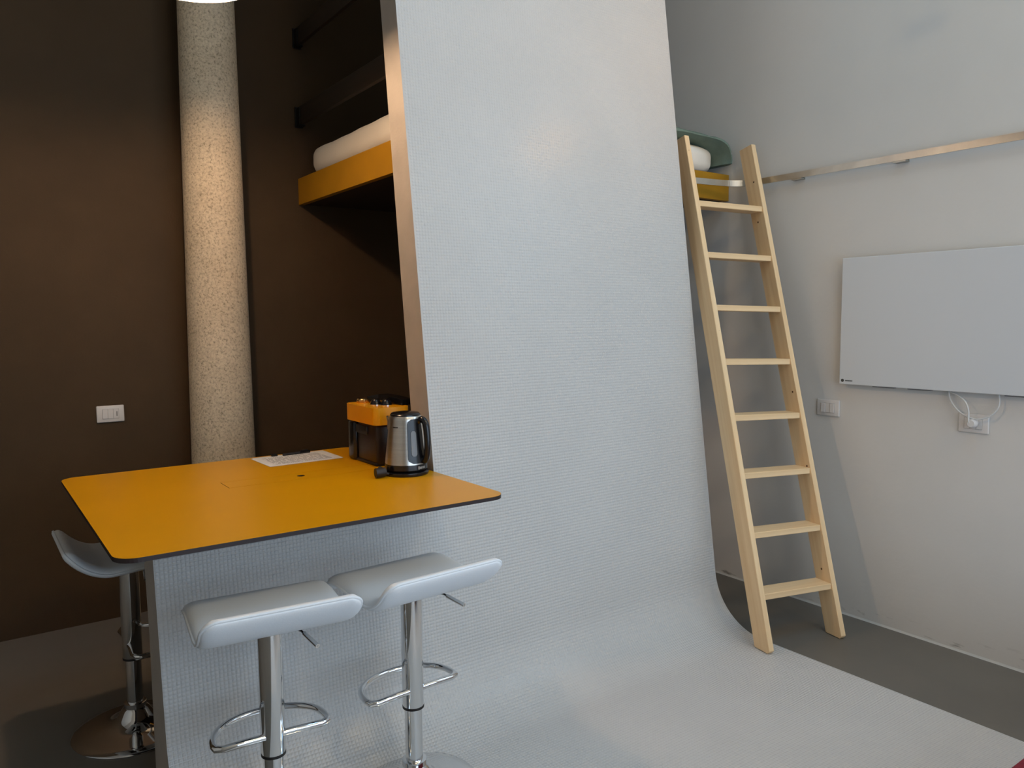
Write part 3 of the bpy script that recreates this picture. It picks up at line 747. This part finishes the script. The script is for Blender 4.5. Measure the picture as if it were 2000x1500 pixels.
obj('ceiling_rose', lathe(bmesh.new(), [(0, ZC - LZ - 0.03), (0.05, ZC - LZ - 0.028), (0.055, ZC - LZ - 0.001), (0, ZC - LZ - 0.001)], 32), 'black_matte', lp, True)
# warm spotlight out of view, put in to tint the upper partition
SX = Vector((3.03, 1.43, 2.80)); aim = (Vector((2.45, 2.66, 2.95)) - SX).normalized()
sp_ = thing('added_spot', 'unseen spotlight hanging above the ladder and the white wall panel', 'lamp', SX)
qr = aim.to_track_quat('-Z', 'Y')
cn = obj('can', lathe(bmesh.new(), [(0.0, 0.10), (0.028, 0.10), (0.032, 0.0), (0.029, 0.0), (0.025, 0.096), (0, 0.096)], 32), 'black_matte', sp_, True); cn.rotation_euler = qr.to_euler()
obj('stem', tube(bmesh.new(), [-aim * 0.07 + Vector((0, 0, 0.03)), -aim * 0.07 + Vector((0, 0, ZC - 2.80 - 0.005 + aim.z * 0.07))], 0.007, 10), 'black_matte', sp_)
sd_ = bpy.data.lights.new('added_spot_bulb', 'SPOT'); sd_.energy = 13; sd_.color = (1.0, 0.50, 0.13); sd_.shadow_soft_size = 0.025; sd_.spot_size = R(115); sd_.spot_blend = 1.0
so_ = bpy.data.objects.new('added_spot_bulb', sd_); C.objects.link(so_); so_.parent = cn

# two warm globe pendants added out of view to light the room from the front
for gx, lab in ((0.95, 'added unseen globe light above the photographer, nearer the dark wall'), (2.55, 'added unseen globe light above the photographer, nearer the white wall')):
    gp = thing('added_globe', lab, 'lamp', (gx, -0.55, 3.55), group='added warm globe lights in the front of the room')
    obj('globe', lathe(bmesh.new(), [(0.16 * math.sin(math.pi * i / 16), -0.16 * math.cos(math.pi * i / 16)) for i in range(17)], 32), 'opal', gp, True)
    obj('cable', tube(bmesh.new(), [(0, 0, 0.16), (0, 0, ZC - 3.55 - 0.03)], 0.004, 8), 'black_matte', gp)
    obj('ceiling_rose', lathe(bmesh.new(), [(0, ZC - 3.58), (0.05, ZC - 3.578), (0.055, ZC - 3.551), (0, ZC - 3.551)], 24), 'black_matte', gp, True)

# ------------------------------------------------------------------ red daybed just inside the lower right corner
rd = thing('daybed', 'red upholstered daybed at the lower right corner of the mosaic floor', 'sofa', (2.1, 0.24, 0.008))
obj('mattress', pillow((-0.85, -0.42, 0.25), (0.95, 0.452, 0.448), 0.05, 14, 0.003, 5), 'red_fabric', rd, True)
obj('frame', BX((-0.82, -0.40, 0.10), (0.92, 0.45, 0.252), 0.01), 'red_fabric', rd)
for x in (-0.78, 0.86):
    for y in (-0.36, 0.36): obj('leg', lathe(bmesh.new(), [(0, 0), (0.016, 0), (0.024, 0.10), (0, 0.10)], 16), 'black_matte', rd, True, (x, y, 0))
